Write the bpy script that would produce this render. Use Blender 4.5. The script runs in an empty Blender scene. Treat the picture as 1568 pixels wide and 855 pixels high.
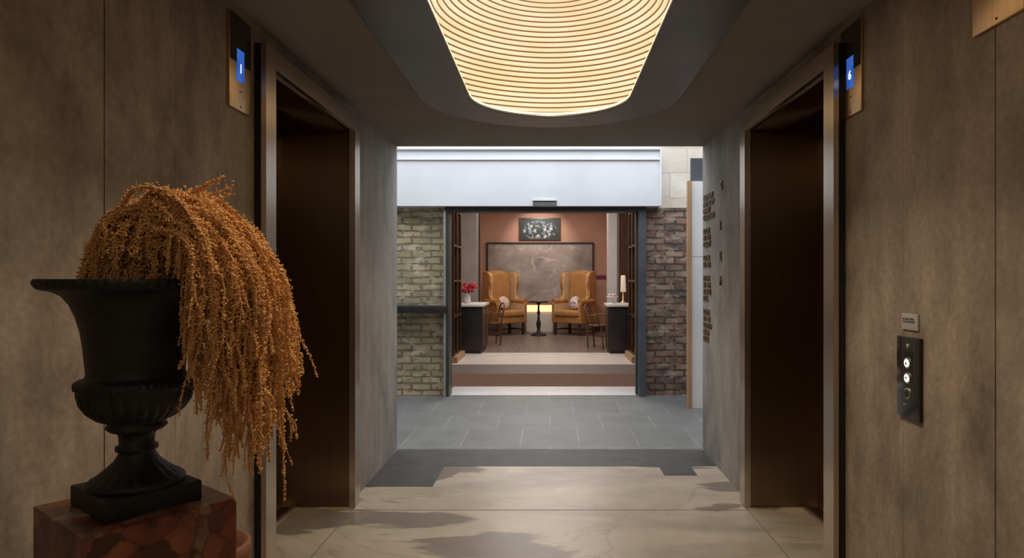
import bpy, bmesh, math, random
import numpy as np
from mathutils import Vector, Matrix, Euler
random.seed(7); np.random.seed(7)
sc = bpy.context.scene
try:
    sc.view_settings.view_transform = 'Standard'
    sc.view_settings.look = 'None'
except Exception as e:
    print(e)

# ---------------------------------------------------------------- materials
def newmat(name):
    m = bpy.data.materials.new(name); m.use_nodes = True
    nt = m.node_tree; b = nt.nodes['Principled BSDF']
    return m, nt, b
def mat(name, c1, c2=None, nscale=5, stretch=(1,1,1), rough=.5, metal=0, bump=0, bscale=None,
        detail=6, emis=None, estr=0, lo=.35, hi=.65, rvar=0, dist=0.0, spec=None, aniso=0):
    m, nt, b = newmat(name)
    N = nt.nodes; L = nt.links
    b.inputs['Roughness'].default_value = rough
    b.inputs['Metallic'].default_value = metal
    if spec is not None: b.inputs['Specular IOR Level'].default_value = spec
    if aniso:
        b.inputs['Anisotropic'].default_value = aniso
        tg = N.new('ShaderNodeTangent'); tg.direction_type = 'RADIAL'; tg.axis = 'Z'
        L.new(tg.outputs[0], b.inputs['Tangent'])
    tc = N.new('ShaderNodeTexCoord'); mp = N.new('ShaderNodeMapping')
    mp.inputs['Scale'].default_value = stretch
    L.new(tc.outputs['Object'], mp.inputs['Vector'])
    no = N.new('ShaderNodeTexNoise'); no.inputs['Scale'].default_value = nscale
    no.inputs['Detail'].default_value = detail; no.inputs['Distortion'].default_value = dist
    L.new(mp.outputs[0], no.inputs['Vector'])
    cr = N.new('ShaderNodeValToRGB')
    cr.color_ramp.elements[0].position = lo; cr.color_ramp.elements[1].position = hi
    cr.color_ramp.elements[0].color = (*c1, 1); cr.color_ramp.elements[1].color = (*(c2 or c1), 1)
    L.new(no.outputs['Fac'], cr.inputs[0]); L.new(cr.outputs[0], b.inputs['Base Color'])
    if rvar:
        mr = N.new('ShaderNodeMapRange'); mr.inputs['To Min'].default_value = rough-rvar; mr.inputs['To Max'].default_value = rough+rvar
        L.new(no.outputs['Fac'], mr.inputs[0]); L.new(mr.outputs[0], b.inputs['Roughness'])
    if bump:
        n2 = N.new('ShaderNodeTexNoise'); n2.inputs['Scale'].default_value = bscale or nscale*4; n2.inputs['Detail'].default_value = 8
        L.new(mp.outputs[0], n2.inputs['Vector'])
        bp = N.new('ShaderNodeBump'); bp.inputs['Strength'].default_value = bump; bp.inputs['Distance'].default_value = .01
        L.new(n2.outputs['Fac'], bp.inputs['Height']); L.new(bp.outputs[0], b.inputs['Normal'])
    if emis:
        b.inputs['Emission Color'].default_value = (*emis, 1); b.inputs['Emission Strength'].default_value = estr
    return m

def concrete(name, c1, c2, c3):
    """board-cast concrete: large cloudy mottling, dark drips, faint vertical formwork grain, pinholes"""
    m, nt, b = newmat(name); N = nt.nodes; L = nt.links
    g = N.new('ShaderNodeNewGeometry')
    mp = N.new('ShaderNodeMapping'); mp.inputs['Scale'].default_value = (1, 1, .6)
    L.new(g.outputs['Position'], mp.inputs[0])
    n1 = N.new('ShaderNodeTexNoise'); n1.inputs['Scale'].default_value = 2.8; n1.inputs['Detail'].default_value = 12; n1.inputs['Roughness'].default_value = .66
    n1.inputs['Distortion'].default_value = .3
    L.new(mp.outputs[0], n1.inputs['Vector'])
    cr = N.new('ShaderNodeValToRGB'); e = cr.color_ramp.elements
    e[0].position = .34; e[0].color = (*c1, 1); e[1].position = .64; e[1].color = (*c3, 1)
    x = e.new(.48); x.color = (*c2, 1)
    L.new(n1.outputs['Fac'], cr.inputs[0])
    mp2 = N.new('ShaderNodeMapping'); mp2.inputs['Scale'].default_value = (4, 4, .5)
    L.new(g.outputs['Position'], mp2.inputs[0])
    n2 = N.new('ShaderNodeTexNoise'); n2.inputs['Scale'].default_value = 2.2; n2.inputs['Detail'].default_value = 8
    L.new(mp2.outputs[0], n2.inputs['Vector'])
    n3 = N.new('ShaderNodeTexNoise'); n3.inputs['Scale'].default_value = 45; n3.inputs['Detail'].default_value = 8
    L.new(g.outputs['Position'], n3.inputs['Vector'])
    mr = N.new('ShaderNodeMapRange'); mr.inputs['From Min'].default_value = .3; mr.inputs['From Max'].default_value = .7
    mr.inputs['To Min'].default_value = .86; mr.inputs['To Max'].default_value = 1.1
    L.new(n2.outputs['Fac'], mr.inputs[0])
    mr3 = N.new('ShaderNodeMapRange'); mr3.inputs['From Min'].default_value = .3; mr3.inputs['From Max'].default_value = .7
    mr3.inputs['To Min'].default_value = .86; mr3.inputs['To Max'].default_value = 1.12
    L.new(n3.outputs['Fac'], mr3.inputs[0])
    mm = N.new('ShaderNodeMath'); mm.operation = 'MULTIPLY'; L.new(mr.outputs[0], mm.inputs[0]); L.new(mr3.outputs[0], mm.inputs[1])
    mx = N.new('ShaderNodeVectorMath'); mx.operation = 'SCALE'
    L.new(cr.outputs[0], mx.inputs[0]); L.new(mm.outputs[0], mx.inputs['Scale'])
    L.new(mx.outputs[0], b.inputs['Base Color'])
    b.inputs['Roughness'].default_value = .66
    ad = N.new('ShaderNodeMath'); ad.operation = 'ADD'
    L.new(n1.outputs['Fac'], ad.inputs[0]); L.new(n3.outputs['Fac'], ad.inputs[1])
    bp = N.new('ShaderNodeBump'); bp.inputs['Strength'].default_value = .3; bp.inputs['Distance'].default_value = .006
    L.new(ad.outputs[0], bp.inputs['Height']); L.new(bp.outputs[0], b.inputs['Normal'])
    return m

def brickmat(name, plane, bw, rh, mortar, c1, c2, cm, stain=None, bump=.8, offset=.5, rough=.85, mix=.6, sscale=1.6, stain2=None, stain3=None):
    m, nt, b = newmat(name); N = nt.nodes; L = nt.links
    g = N.new('ShaderNodeNewGeometry'); sp = N.new('ShaderNodeSeparateXYZ'); cb = N.new('ShaderNodeCombineXYZ')
    L.new(g.outputs['Position'], sp.inputs[0])
    ax = {'x':0,'y':1,'z':2}
    L.new(sp.outputs[ax[plane[0]]], cb.inputs[0]); L.new(sp.outputs[ax[plane[1]]], cb.inputs[1])
    nz = N.new('ShaderNodeTexNoise'); nz.inputs['Scale'].default_value = 9; nz.inputs['Detail'].default_value = 4
    L.new(g.outputs['Position'], nz.inputs['Vector'])
    vm = N.new('ShaderNodeVectorMath'); vm.operation = 'SCALE'; vm.inputs['Scale'].default_value = .045 if bump > .3 else 0.0
    L.new(nz.outputs['Color'], vm.inputs[0])
    va = N.new('ShaderNodeVectorMath'); va.operation = 'ADD'
    L.new(cb.outputs[0], va.inputs[0]); L.new(vm.outputs[0], va.inputs[1])
    br = N.new('ShaderNodeTexBrick'); br.inputs['Scale'].default_value = 1
    br.inputs['Brick Width'].default_value = bw; br.inputs['Row Height'].default_value = rh
    br.inputs['Mortar Size'].default_value = mortar; br.inputs['Mortar Smooth'].default_value = .3
    br.offset = offset
    br.inputs['Color1'].default_value = (*c1, 1); br.inputs['Color2'].default_value = (*c2, 1); br.inputs['Mortar'].default_value = (*cm, 1)
    L.new(va.outputs[0], br.inputs['Vector'])
    col = br.outputs['Color']
    def stn(col, c, scl, lo, hi, f, off):
        mpp = N.new('ShaderNodeMapping'); mpp.inputs['Location'].default_value = (off, off, off); mpp.inputs['Scale'].default_value = (1, 1, 1.8)
        L.new(g.outputs['Position'], mpp.inputs[0])
        n = N.new('ShaderNodeTexNoise'); n.inputs['Scale'].default_value = scl; n.inputs['Detail'].default_value = 10; n.inputs['Roughness'].default_value = .7
        L.new(mpp.outputs[0], n.inputs['Vector'])
        cr = N.new('ShaderNodeValToRGB'); cr.color_ramp.elements[0].position = lo; cr.color_ramp.elements[1].position = hi
        L.new(n.outputs['Fac'], cr.inputs[0])
        mt = N.new('ShaderNodeMath'); mt.operation = 'MULTIPLY'; mt.inputs[1].default_value = f
        L.new(cr.outputs[0], mt.inputs[0])
        mx = N.new('ShaderNodeMix'); mx.data_type = 'RGBA'
        L.new(mt.outputs[0], mx.inputs['Factor']); L.new(col, mx.inputs['A']); mx.inputs['B'].default_value = (*c, 1)
        return mx.outputs['Result']
    if stain: col = stn(col, stain, sscale, .45, .6, mix, 0)
    if stain2: col = stn(col, stain2, 5, .53, .60, .8, 7.3)
    if stain3: col = stn(col, stain3, 7, .56, .61, .85, 3.1)
    L.new(col, b.inputs['Base Color'])
    b.inputs['Roughness'].default_value = rough
    bp = N.new('ShaderNodeBump'); bp.inputs['Strength'].default_value = bump; bp.inputs['Distance'].default_value = .015; bp.invert = True
    L.new(br.outputs['Fac'], bp.inputs['Height']); L.new(bp.outputs[0], b.inputs['Normal'])
    return m

def marblemat(name, base, base2, vein, scale=1.0, rough=.3, patch=None, veinw=.03, vmax=.75, rotz=.6, plo=.57, loc=(0,0,0), cloud=None):
    m, nt, b = newmat(name); N = nt.nodes; L = nt.links
    g = N.new('ShaderNodeNewGeometry')
    mp = N.new('ShaderNodeMapping'); mp.inputs['Rotation'].default_value = (0, .3, rotz); mp.inputs['Scale'].default_value = (scale*.8, scale*2.2, scale)
    mp.inputs['Location'].default_value = loc
    L.new(g.outputs['Position'], mp.inputs[0])
    n1 = N.new('ShaderNodeTexNoise'); n1.inputs['Scale'].default_value = 1.6; n1.inputs['Detail'].default_value = 9; n1.inputs['Distortion'].default_value = .5
    L.new(mp.outputs[0], n1.inputs[0])
    cr = N.new('ShaderNodeValToRGB'); e = cr.color_ramp.elements
    e[0].position = .3; e[0].color = (*base, 1); e[1].position = .52; e[1].color = (*base2, 1)
    if patch:
        e2 = e.new(plo); e2.color = (*base2, 1); e3 = e.new(plo+.02); e3.color = (*patch, 1)
    L.new(n1.outputs['Fac'], cr.inputs[0])
    n2 = N.new('ShaderNodeTexNoise'); n2.inputs['Scale'].default_value = 1.3; n2.inputs['Detail'].default_value = 9; n2.inputs['Distortion'].default_value = .9
    L.new(mp.outputs[0], n2.inputs[0])
    s = N.new('ShaderNodeMath'); s.operation = 'SUBTRACT'; s.inputs[1].default_value = .5
    a = N.new('ShaderNodeMath'); a.operation = 'ABSOLUTE'
    L.new(n2.outputs['Fac'], s.inputs[0]); L.new(s.outputs[0], a.inputs[0])
    mr = N.new('ShaderNodeMapRange'); mr.inputs['From Max'].default_value = veinw; mr.inputs['To Min'].default_value = vmax; mr.inputs['To Max'].default_value = 0
    L.new(a.outputs[0], mr.inputs[0])
    mx = N.new('ShaderNodeMix'); mx.data_type = 'RGBA'
    L.new(mr.outputs[0], mx.inputs['Factor']); L.new(cr.outputs[0], mx.inputs['A']); mx.inputs['B'].default_value = (*vein, 1)
    out = mx.outputs['Result']
    n3 = N.new('ShaderNodeTexNoise'); n3.inputs['Scale'].default_value = 5; n3.inputs['Detail'].default_value = 10; n3.inputs['Roughness'].default_value = .65
    L.new(g.outputs['Position'], n3.inputs[0])
    m3 = N.new('ShaderNodeMapRange'); m3.inputs['From Min'].default_value = .3; m3.inputs['From Max'].default_value = .7; m3.inputs['To Min'].default_value = .85; m3.inputs['To Max'].default_value = 1.1
    L.new(n3.outputs[0], m3.inputs[0])
    vs = N.new('ShaderNodeVectorMath'); vs.operation = 'SCALE'; L.new(out, vs.inputs[0]); L.new(m3.outputs[0], vs.inputs['Scale'])
    L.new(vs.outputs[0], b.inputs['Base Color'])
    b.inputs['Roughness'].default_value = rough
    return m

def breccia(name):
    m, nt, b = newmat(name); N = nt.nodes; L = nt.links
    tc = N.new('ShaderNodeTexCoord')
    n0 = N.new('ShaderNodeTexNoise'); n0.inputs['Scale'].default_value = 8; n0.inputs['Detail'].default_value = 5
    L.new(tc.outputs['Object'], n0.inputs[0])
    sc_ = N.new('ShaderNodeVectorMath'); sc_.operation = 'SCALE'; sc_.inputs['Scale'].default_value = .12
    L.new(n0.outputs['Color'], sc_.inputs[0])
    ad = N.new('ShaderNodeVectorMath'); ad.operation = 'ADD'; L.new(tc.outputs['Object'], ad.inputs[0]); L.new(sc_.outputs[0], ad.inputs[1])
    v = N.new('ShaderNodeTexVoronoi'); v.inputs['Scale'].default_value = 20; L.new(ad.outputs[0], v.inputs['Vector'])
    sp = N.new('ShaderNodeSeparateColor'); L.new(v.outputs['Color'], sp.inputs[0])
    cr = N.new('ShaderNodeValToRGB'); cr.color_ramp.interpolation = 'CONSTANT'; e = cr.color_ramp.elements
    e[0].position = 0; e[0].color = (.22, .065, .038, 1); e[1].position = .3; e[1].color = (.09, .035, .026, 1)
    for p, c in [(.5, (.27, .095, .052)), (.68, (.26, .16, .11)), (.8, (.15, .052, .036)), (.92, (.36, .27, .19))]:
        q = e.new(p); q.color = (*c, 1)
    L.new(sp.outputs[0], cr.inputs[0])
    v2 = N.new('ShaderNodeTexVoronoi'); v2.feature = 'DISTANCE_TO_EDGE'; v2.inputs['Scale'].default_value = 20; L.new(ad.outputs[0], v2.inputs['Vector'])
    mr = N.new('ShaderNodeMapRange'); mr.inputs['From Max'].default_value = .07; mr.inputs['To Min'].default_value = .75; mr.inputs['To Max'].default_value = 0
    L.new(v2.outputs['Distance'], mr.inputs[0])
    mx = N.new('ShaderNodeMix'); mx.data_type = 'RGBA'; L.new(mr.outputs[0], mx.inputs['Factor']); L.new(cr.outputs[0], mx.inputs['A']); mx.inputs['B'].default_value = (.08, .032, .024, 1)
    n9 = N.new('ShaderNodeTexNoise'); n9.inputs['Scale'].default_value = 22; n9.inputs['Detail'].default_value = 8; L.new(tc.outputs['Object'], n9.inputs[0])
    m9 = N.new('ShaderNodeMapRange'); m9.inputs['From Min'].default_value = .3; m9.inputs['From Max'].default_value = .7; m9.inputs['To Min'].default_value = .6; m9.inputs['To Max'].default_value = 1.25
    L.new(n9.outputs[0], m9.inputs[0])
    vs = N.new('ShaderNodeVectorMath'); vs.operation = 'SCALE'; L.new(mx.outputs['Result'], vs.inputs[0]); L.new(m9.outputs[0], vs.inputs['Scale'])
    L.new(vs.outputs[0], b.inputs['Base Color']); b.inputs['Roughness'].default_value = .3
    return m

M_conc = concrete('concrete_warm', (.155, .123, .095), (.275, .227, .182), (.39, .33, .275))
M_conc2 = concrete('concrete_grey', (.19, .172, .155), (.27, .25, .23), (.34, .32, .295))
M_ceil = mat('ceiling_paint', (.23, .205, .18), (.26, .23, .205), nscale=3, rough=.8)
M_marble = marblemat('floor_marble', (.29, .25, .20), (.45, .39, .315), (.27, .215, .165), scale=.55, rough=.34, patch=(.20, .17, .14), veinw=.012, vmax=.55, rotz=.75, plo=.565, loc=(.35, 1.1, 0))
M_slate = mat('slate', (.030, .030, .031), (.048, .047, .047), nscale=8, rough=.55)
M_tile = brickmat('courtyard_tile', 'xy', .50, .68, .005, (.125, .13, .13), (.155, .16, .16), (.24, .24, .24), stain=(.10, .103, .102), bump=.1, rough=.5, mix=.5, sscale=3)
M_brickL = brickmat('brick_painted', 'xz', .235, .080, .013, (.56, .45, .28), (.40, .33, .21), (.20, .165, .115), stain=(.22, .22, .145), mix=.65, sscale=3.0, stain2=(.58, .52, .39), stain3=(.11, .13, .10))
M_brickR = brickmat('brick_red', 'xz', .235, .080, .013, (.20, .115, .085), (.36, .25, .19), (.08, .068, .06), stain=(.05, .042, .038), mix=.8, sscale=3, stain2=(.38, .32, .27), stain3=(.26, .12, .08))
M_block = brickmat('painted_block', 'xz', .42, .30, .006, (.72, .69, .63), (.62, .58, .52), (.45, .42, .38), stain=(.48, .42, .35), mix=.5, bump=.4)
M_beam = mat('painted_steel_beam', (.64, .67, .72), (.70, .73, .78), nscale=2, rough=.5)
M_steel = mat('brushed_bronze_steel', (.23, .165, .112), (.25, .18, .122), nscale=3, stretch=(20, 20, .3), rough=.33, metal=1, aniso=.9)
M_steelL = mat('brushed_steel_frame', (.58, .51, .44), (.64, .57, .49), nscale=3, stretch=(20, 20, .3), rough=.34, metal=1, aniso=.85)
M_plate = mat('blackened_steel', (.19, .182, .175), (.25, .24, .23), nscale=2, stretch=(1, 1, 1), rough=.38, metal=1, rvar=.06)
M_brass = mat('brass_plate', (.66, .47, .27), (.74, .54, .32), nscale=3, stretch=(40, 40, 1), rough=.34, metal=1)
M_black = mat('black_metal', (.012, .012, .013), (.02, .02, .02), nscale=10, rough=.4)
M_blackglass = mat('black_glass', (.02, .018, .018), (.025, .022, .02), nscale=10, rough=.12)
M_urn = mat('cast_iron', (.008, .009, .008), (.018, .019, .018), nscale=20, rough=.55, bump=.25, bscale=90)
M_brec = breccia('red_breccia')
M_terra = mat('terracotta_wall', (.48, .28, .21), (.53, .31, .24), nscale=2, rough=.8)
M_pot = mat('terracotta_pot', (.16, .065, .04), (.20, .085, .05), nscale=8, rough=.7)
M_white = mat('white_marble', (.72, .70, .68), (.80, .78, .76), nscale=5, rough=.35)
M_matbrown = mat('coir_mat', (.15, .085, .055), (.20, .115, .075), nscale=60, rough=.95, bump=.5)
M_greyfl = mat('grey_stone', (.13, .11, .105), (.165, .14, .13), nscale=8, rough=.5)
M_palefl = mat('floor_painted_light', (.60, .54, .50), (.68, .62, .57), nscale=3, rough=.4)  # pale tone paints in the light falling on this floor band
M_woodfl = mat('parquet', (.14, .105, .09), (.21, .165, .145), nscale=3, stretch=(8, .8, 1), rough=.4)
M_bmarble = marblemat('grey_marble', (.25, .21, .195), (.38, .33, .305), (.60, .53, .48), scale=1.1, rough=.3, veinw=.016, vmax=.7)
M_oak = mat('oak', (.36, .22, .12), (.46, .30, .17), nscale=4, stretch=(6, 6, .7), rough=.5)
M_dark = mat('dark_wood', (.035, .018, .010), (.07, .036, .02), nscale=5, stretch=(6, 6, .7), rough=.35)
M_mid = mat('bent_wood', (.09, .04, .02), (.14, .07, .035), nscale=5, stretch=(6, 6, .7), rough=.35)
M_leather = mat('ochre_upholstery', (.38, .18, .06), (.45, .23, .08), nscale=6, rough=.55)
M_leather2 = mat('cream_upholstery', (.60, .44, .27), (.68, .52, .34), nscale=6, rough=.6)
M_cush = mat('blush_cushion', (.60, .42, .38), (.75, .62, .58), nscale=14, rough=.8)
M_cushP = mat('patterned_cushion', (.25, .2, .3), (.85, .8, .76), nscale=22, rough=.8, lo=.45, hi=.52)
M_greypil = mat('grey_pilaster', (.24, .22, .21), (.29, .27, .26), nscale=4, rough=.6)
M_whitepil = mat('white_pilaster', (.62, .60, .58), (.68, .66, .64), nscale=4, rough=.6)
M_door = mat('door_frame_green', (.03, .042, .036), (.045, .058, .05), nscale=4, rough=.45)
M_doorb = mat('door_frame_blue', (.06, .068, .085), (.085, .095, .12), nscale=4, rough=.4)
M_board = mat('white_board', (.70, .72, .76), (.76, .78, .82), nscale=2, rough=.6)
M_red = mat('red_petals', (.35, .01, .02), (.50, .02, .04), nscale=20, rough=.6)
M_leaf = mat('leaf', (.03, .07, .02), (.06, .12, .03), nscale=10, rough=.6)
M_glass = mat('vase_glass', (.5, .55, .55), (.6, .62, .62), nscale=3, rough=.1)
def emat(name, c, s, c2=None, nscale=3, stretch=(1,1,1), base=(.6,.45,.3)):
    m, nt, b = newmat(name); N = nt.nodes; L = nt.links
    b.inputs['Base Color'].default_value = (*base, 1); b.inputs['Roughness'].default_value = .6
    b.inputs['Emission Strength'].default_value = s
    if c2:
        tc = N.new('ShaderNodeTexCoord'); mp = N.new('ShaderNodeMapping'); mp.inputs['Scale'].default_value = stretch
        L.new(tc.outputs['Object'], mp.inputs[0])
        n = N.new('ShaderNodeTexNoise'); n.inputs['Scale'].default_value = nscale; n.inputs['Detail'].default_value = 6; L.new(mp.outputs[0], n.inputs[0])
        cr = N.new('ShaderNodeValToRGB'); cr.color_ramp.elements[0].position = .35; cr.color_ramp.elements[1].position = .65
        cr.color_ramp.elements[0].color = (*c, 1); cr.color_ramp.elements[1].color = (*c2, 1)
        L.new(n.outputs[0], cr.inputs[0]); L.new(cr.outputs[0], b.inputs['Emission Color'])
    else:
        b.inputs['Emission Color'].default_value = (*c, 1)
    return m
E_ply = emat('backlit_plywood', (1.0, .68, .39), .86, (1.0, .82, .57), nscale=2.5, stretch=(1, 1, 5), base=(.30, .24, .16))
E_gap = emat('plywood_gap', (.62, .32, .13), .32, base=(.12, .08, .04))
E_led = emat('led_strip', (1.0, .72, .36), 2.2)
E_top = emat('light_diffuser', (1.0, .76, .48), 2.5, base=(.5, .5, .5))
E_blue = emat('blue_screen', (.04, .16, .65), .8, (.02, .09, .45), nscale=20, base=(.01, .02, .05))
E_digit = emat('screen_digit', (.8, .9, 1), 1.5)
E_btn = emat('button_light', (.9, .95, 1), 1.6)
E_fire = emat('fire_glow', (1, .6, .28), 1.3)
E_lamp = emat('lamp_shade', (1, .85, .66), .35)

# ---------------------------------------------------------------- mesh helpers
def link(ob, parent=None):
    sc.collection.objects.link(ob)
    if parent: ob.parent = parent; ob.matrix_parent_inverse = Matrix.Identity(4)
    return ob
def empty(name, loc=(0,0,0), rot=0):
    e = bpy.data.objects.new(name, None); e.location = loc; e.rotation_euler = (0, 0, rot); e.empty_display_size = .1
    sc.collection.objects.link(e); return e
def addmat(me, mats):
    for m in (mats if isinstance(mats, (list, tuple)) else [mats]): me.materials.append(m)
def box(name, x0, x1, y0, y1, z0, z1, m, parent=None, bev=0):
    c = Vector(((x0+x1)/2, (y0+y1)/2, (z0+z1)/2)); h = ((x1-x0)/2, (y1-y0)/2, (z1-z0)/2)
    bm = bmesh.new(); bmesh.ops.create_cube(bm, size=2)
    for v in bm.verts: v.co = Vector((v.co.x*h[0], v.co.y*h[1], v.co.z*h[2]))
    if bev: bmesh.ops.bevel(bm, geom=bm.edges[:], offset=min(bev, .49*2*min(h)), segments=3, affect='EDGES', profile=.5)
    me = bpy.data.meshes.new(name); bm.to_mesh(me); bm.free(); addmat(me, m)
    if bev:
        for p in me.polygons: p.use_smooth = True
    ob = bpy.data.objects.new(name, me); ob.location = c
    return link(ob, parent)
def boxes(name, lst, m, parent=None, origin=(0,0,0)):
    bm = bmesh.new(); O = Vector(origin)
    for t in lst:
        x0, x1, y0, y1, z0, z1 = t[:6]; mi = t[6] if len(t) > 6 else 0
        r = bmesh.ops.create_cube(bm, size=1)
        for v in r['verts']:
            v.co = Vector(((x0+x1)/2+v.co.x*(x1-x0), (y0+y1)/2+v.co.y*(y1-y0), (z0+z1)/2+v.co.z*(z1-z0)))-O
        for f in set(f for v in r['verts'] for f in v.link_faces): f.material_index = mi
    me = bpy.data.meshes.new(name); bm.to_mesh(me); bm.free(); addmat(me, m)
    ob = bpy.data.objects.new(name, me); ob.location = O
    return link(ob, parent)
def prism(name, poly, axis, a0, a1, m, parent=None, loc=(0,0,0), bev=0):
    bm = bmesh.new()
    def P(p, a):
        return {'x': (a, p[0], p[1]), 'y': (p[0], a, p[1]), 'z': (p[0], p[1], a)}[axis]
    A = [bm.verts.new(P(p, a0)) for p in poly]; B = [bm.verts.new(P(p, a1)) for p in poly]
    n = len(poly)
    bm.faces.new(A); bm.faces.new(B[::-1])
    for i in range(n): bm.faces.new((A[i], B[i], B[(i+1) % n], A[(i+1) % n]))
    bmesh.ops.recalc_face_normals(bm, faces=bm.faces)
    if bev: bmesh.ops.bevel(bm, geom=bm.edges[:], offset=bev, segments=2, affect='EDGES', profile=.5)
    me = bpy.data.meshes.new(name); bm.to_mesh(me); bm.free(); addmat(me, m)
    ob = bpy.data.objects.new(name, me); ob.location = loc
    return link(ob, parent)
def lathe(name, prof, m, parent=None, loc=(0,0,0), seg=48, fn=None, smooth=True):
    bm = bmesh.new(); rings = []
    for r, z in prof:
        ring = []
        for k in range(seg):
            a = 2*math.pi*k/seg; rr = r*(fn(a, z, r) if fn else 1)
            ring.append(bm.verts.new((rr*math.cos(a), rr*math.sin(a), z)))
        rings.append(ring)
    for i in range(len(rings)-1):
        for k in range(seg):
            bm.faces.new((rings[i][k], rings[i][(k+1) % seg], rings[i+1][(k+1) % seg], rings[i+1][k]))
    bm.faces.new(rings[0][::-1]); bm.faces.new(rings[-1])
    bmesh.ops.recalc_face_normals(bm, faces=bm.faces)
    me = bpy.data.meshes.new(name); bm.to_mesh(me); bm.free(); addmat(me, m)
    for p in me.polygons: p.use_smooth = smooth and len(p.vertices) == 4
    ob = bpy.data.objects.new(name, me); ob.location = loc
    return link(ob, parent)
def tube(name, pts, rad, m, parent=None, cyclic=False, loc=(0,0,0), res=3):
    cu = bpy.data.curves.new(name, 'CURVE'); cu.dimensions = '3D'; cu.bevel_depth = rad; cu.bevel_resolution = res; cu.use_fill_caps = True
    s = cu.splines.new('NURBS'); s.points.add(len(pts)-1)
    for p, q in zip(s.points, pts): p.co = (*q, 1)
    s.use_cyclic_u = cyclic; s.use_endpoint_u = True; s.order_u = 3; s.resolution_u = 6
    tmp = bpy.data.objects.new(name, cu); sc.collection.objects.link(tmp)
    dg = bpy.context.evaluated_depsgraph_get(); me = bpy.data.meshes.new_from_object(tmp.evaluated_get(dg))
    bpy.data.objects.remove(tmp)
    me.materials.clear(); addmat(me, m)
    for p in me.polygons: p.use_smooth = True
    ob = bpy.data.objects.new(name, me); ob.location = loc
    return link(ob, parent)
def text(name, body, size, loc, rot, m, parent=None, ext=.003, align='LEFT', off=.02):
    cu = bpy.data.curves.new(name, 'FONT'); cu.body = body; cu.size = size; cu.extrude = ext; cu.align_x = align
    cu.offset = size*off
    tmp = bpy.data.objects.new(name, cu); sc.collection.objects.link(tmp)
    dg = bpy.context.evaluated_depsgraph_get(); me = bpy.data.meshes.new_from_object(tmp.evaluated_get(dg))
    bpy.data.objects.remove(tmp)
    me.materials.clear(); addmat(me, m)
    ob = bpy.data.objects.new(name, me); ob.location = loc; ob.rotation_euler = rot
    return link(ob, parent)
def ball(name, c, r, m, parent=None, sub=3, scl=(1,1,1)):
    bm = bmesh.new(); bmesh.ops.create_icosphere(bm, subdivisions=sub, radius=r)
    for v in bm.verts: v.co = Vector((v.co.x*scl[0], v.co.y*scl[1], v.co.z*scl[2]))
    me = bpy.data.meshes.new(name); bm.to_mesh(me); bm.free(); addmat(me, m)
    for p in me.polygons: p.use_smooth = True
    ob = bpy.data.objects.new(name, me); ob.location = c
    return link(ob, parent)

# ---------------------------------------------------------------- lift lobby shell
W = 1.245; H = 2.48; YB = -2.2; YE = 5.32
F = 1.19; ZH = 2.308; ZT = 2.395; Y0 = 2.84; Y1 = 4.0; XD = 1.64
def side_wall(name, s):
    def xr(a, b): return (min(s*a, s*b), max(s*a, s*b))
    a = xr(W, 1.85)
    L = []
    seams = [YB, -.2, 1.825, 2.17 if s < 0 else 2.30, Y0-.06]
    for i in range(len(seams)-1):
        g = .005 if i != 2 else .0015
        g0 = .005 if i < 3 else .0015
        y0 = seams[i]+(g0/2 if i else 0); y1 = seams[i+1]-(g/2 if i < len(seams)-2 else 0)
        L.append((*a, y0, y1, 0, H, 0))
    L.append((*xr(W+.006, 1.84), YB, Y0-.065, 0, H-.001, 0))
    L.append((*a, Y0-.06, Y1+.06, ZT-.02, H, 0))
    L.append((*a, Y1+.06, YE, 0, H, 1))
    return boxes(name, L, [M_conc, M_conc2])
side_wall('wall_left', -1); side_wall('wall_right', 1)
box('wall_back', -1.85, 1.85, YB-.2, YB, 0, H, M_conc)
box('floor', -1.85, 1.85, YB, YE+.04, -.15, 0, M_marble)
prism('floor_slate_border', [(-W, 4.40), (-.79, 4.40), (-.79, 4.88), (.815, 4.88), (.815, 4.65), (1.05, 4.65), (1.05, 4.88), (W, 4.88), (W, YE+.04), (-W, YE+.04)],
      'z', -.01, .002, M_slate)
boxes('trim_floor_joints', [(-1.2, 1.2, 3.953, 3.957, -.01, .0012), (-1.202, -1.198, 0, 4.0, -.01, .0012), (1.198, 1.202, 0, 4.0, -.01, .0012),
      (-1.2, 1.2, 2.653, 2.657, -.01, .0012)], mat('joint', (.15, .12, .09), rough=.8))

def elevator(name, s):
    e = empty(name, (s*F, (Y0+Y1)/2, 0)); O = e.location
    def B(n, xa, xb, y0, y1, z0, z1, m, bev=0):
        x0, x1 = sorted((s*xa, s*xb))
        return box(n, x0-O.x, x1-O.x, y0-O.y, y1-O.y, z0-O.z, z1-O.z, m, e, bev)
    B('jamb_near', F, F+.022, Y0-.10, Y0, 0, ZT, M_steelL)
    B('jamb_near_shadow_gap', F+.022, XD+.02, Y0-.09, Y0, 0, ZT, M_black)
    B('jamb_far_trim', F, F+.036, Y1-.01, Y1+.09, 0, ZT, M_steelL)
    B('jamb_far_panel', F+.036, XD+.02, Y1, Y1+.08, 0, ZT-.02, M_steel)
    B('header', F, F+.05, Y0, Y1-.01, ZH, ZT, M_steelL)
    B('soffit', F+.05, XD+.02, Y0, Y1, ZH, ZH+.03, M_steel)
    ym = (Y0+Y1)/2
    B('door_leaf_near', XD, XD+.05, Y0, ym-.002, .006, ZH, M_steel)
    B('door_leaf_far', XD, XD+.05, ym+.002, Y1, .006, ZH, M_steel)
    B('sill', XD-.1, XD, Y0, Y1, 0, .004, M_steelL)
    return e
elevator('elevator_door', -1); elevator('elevator_door', 1)

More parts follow.
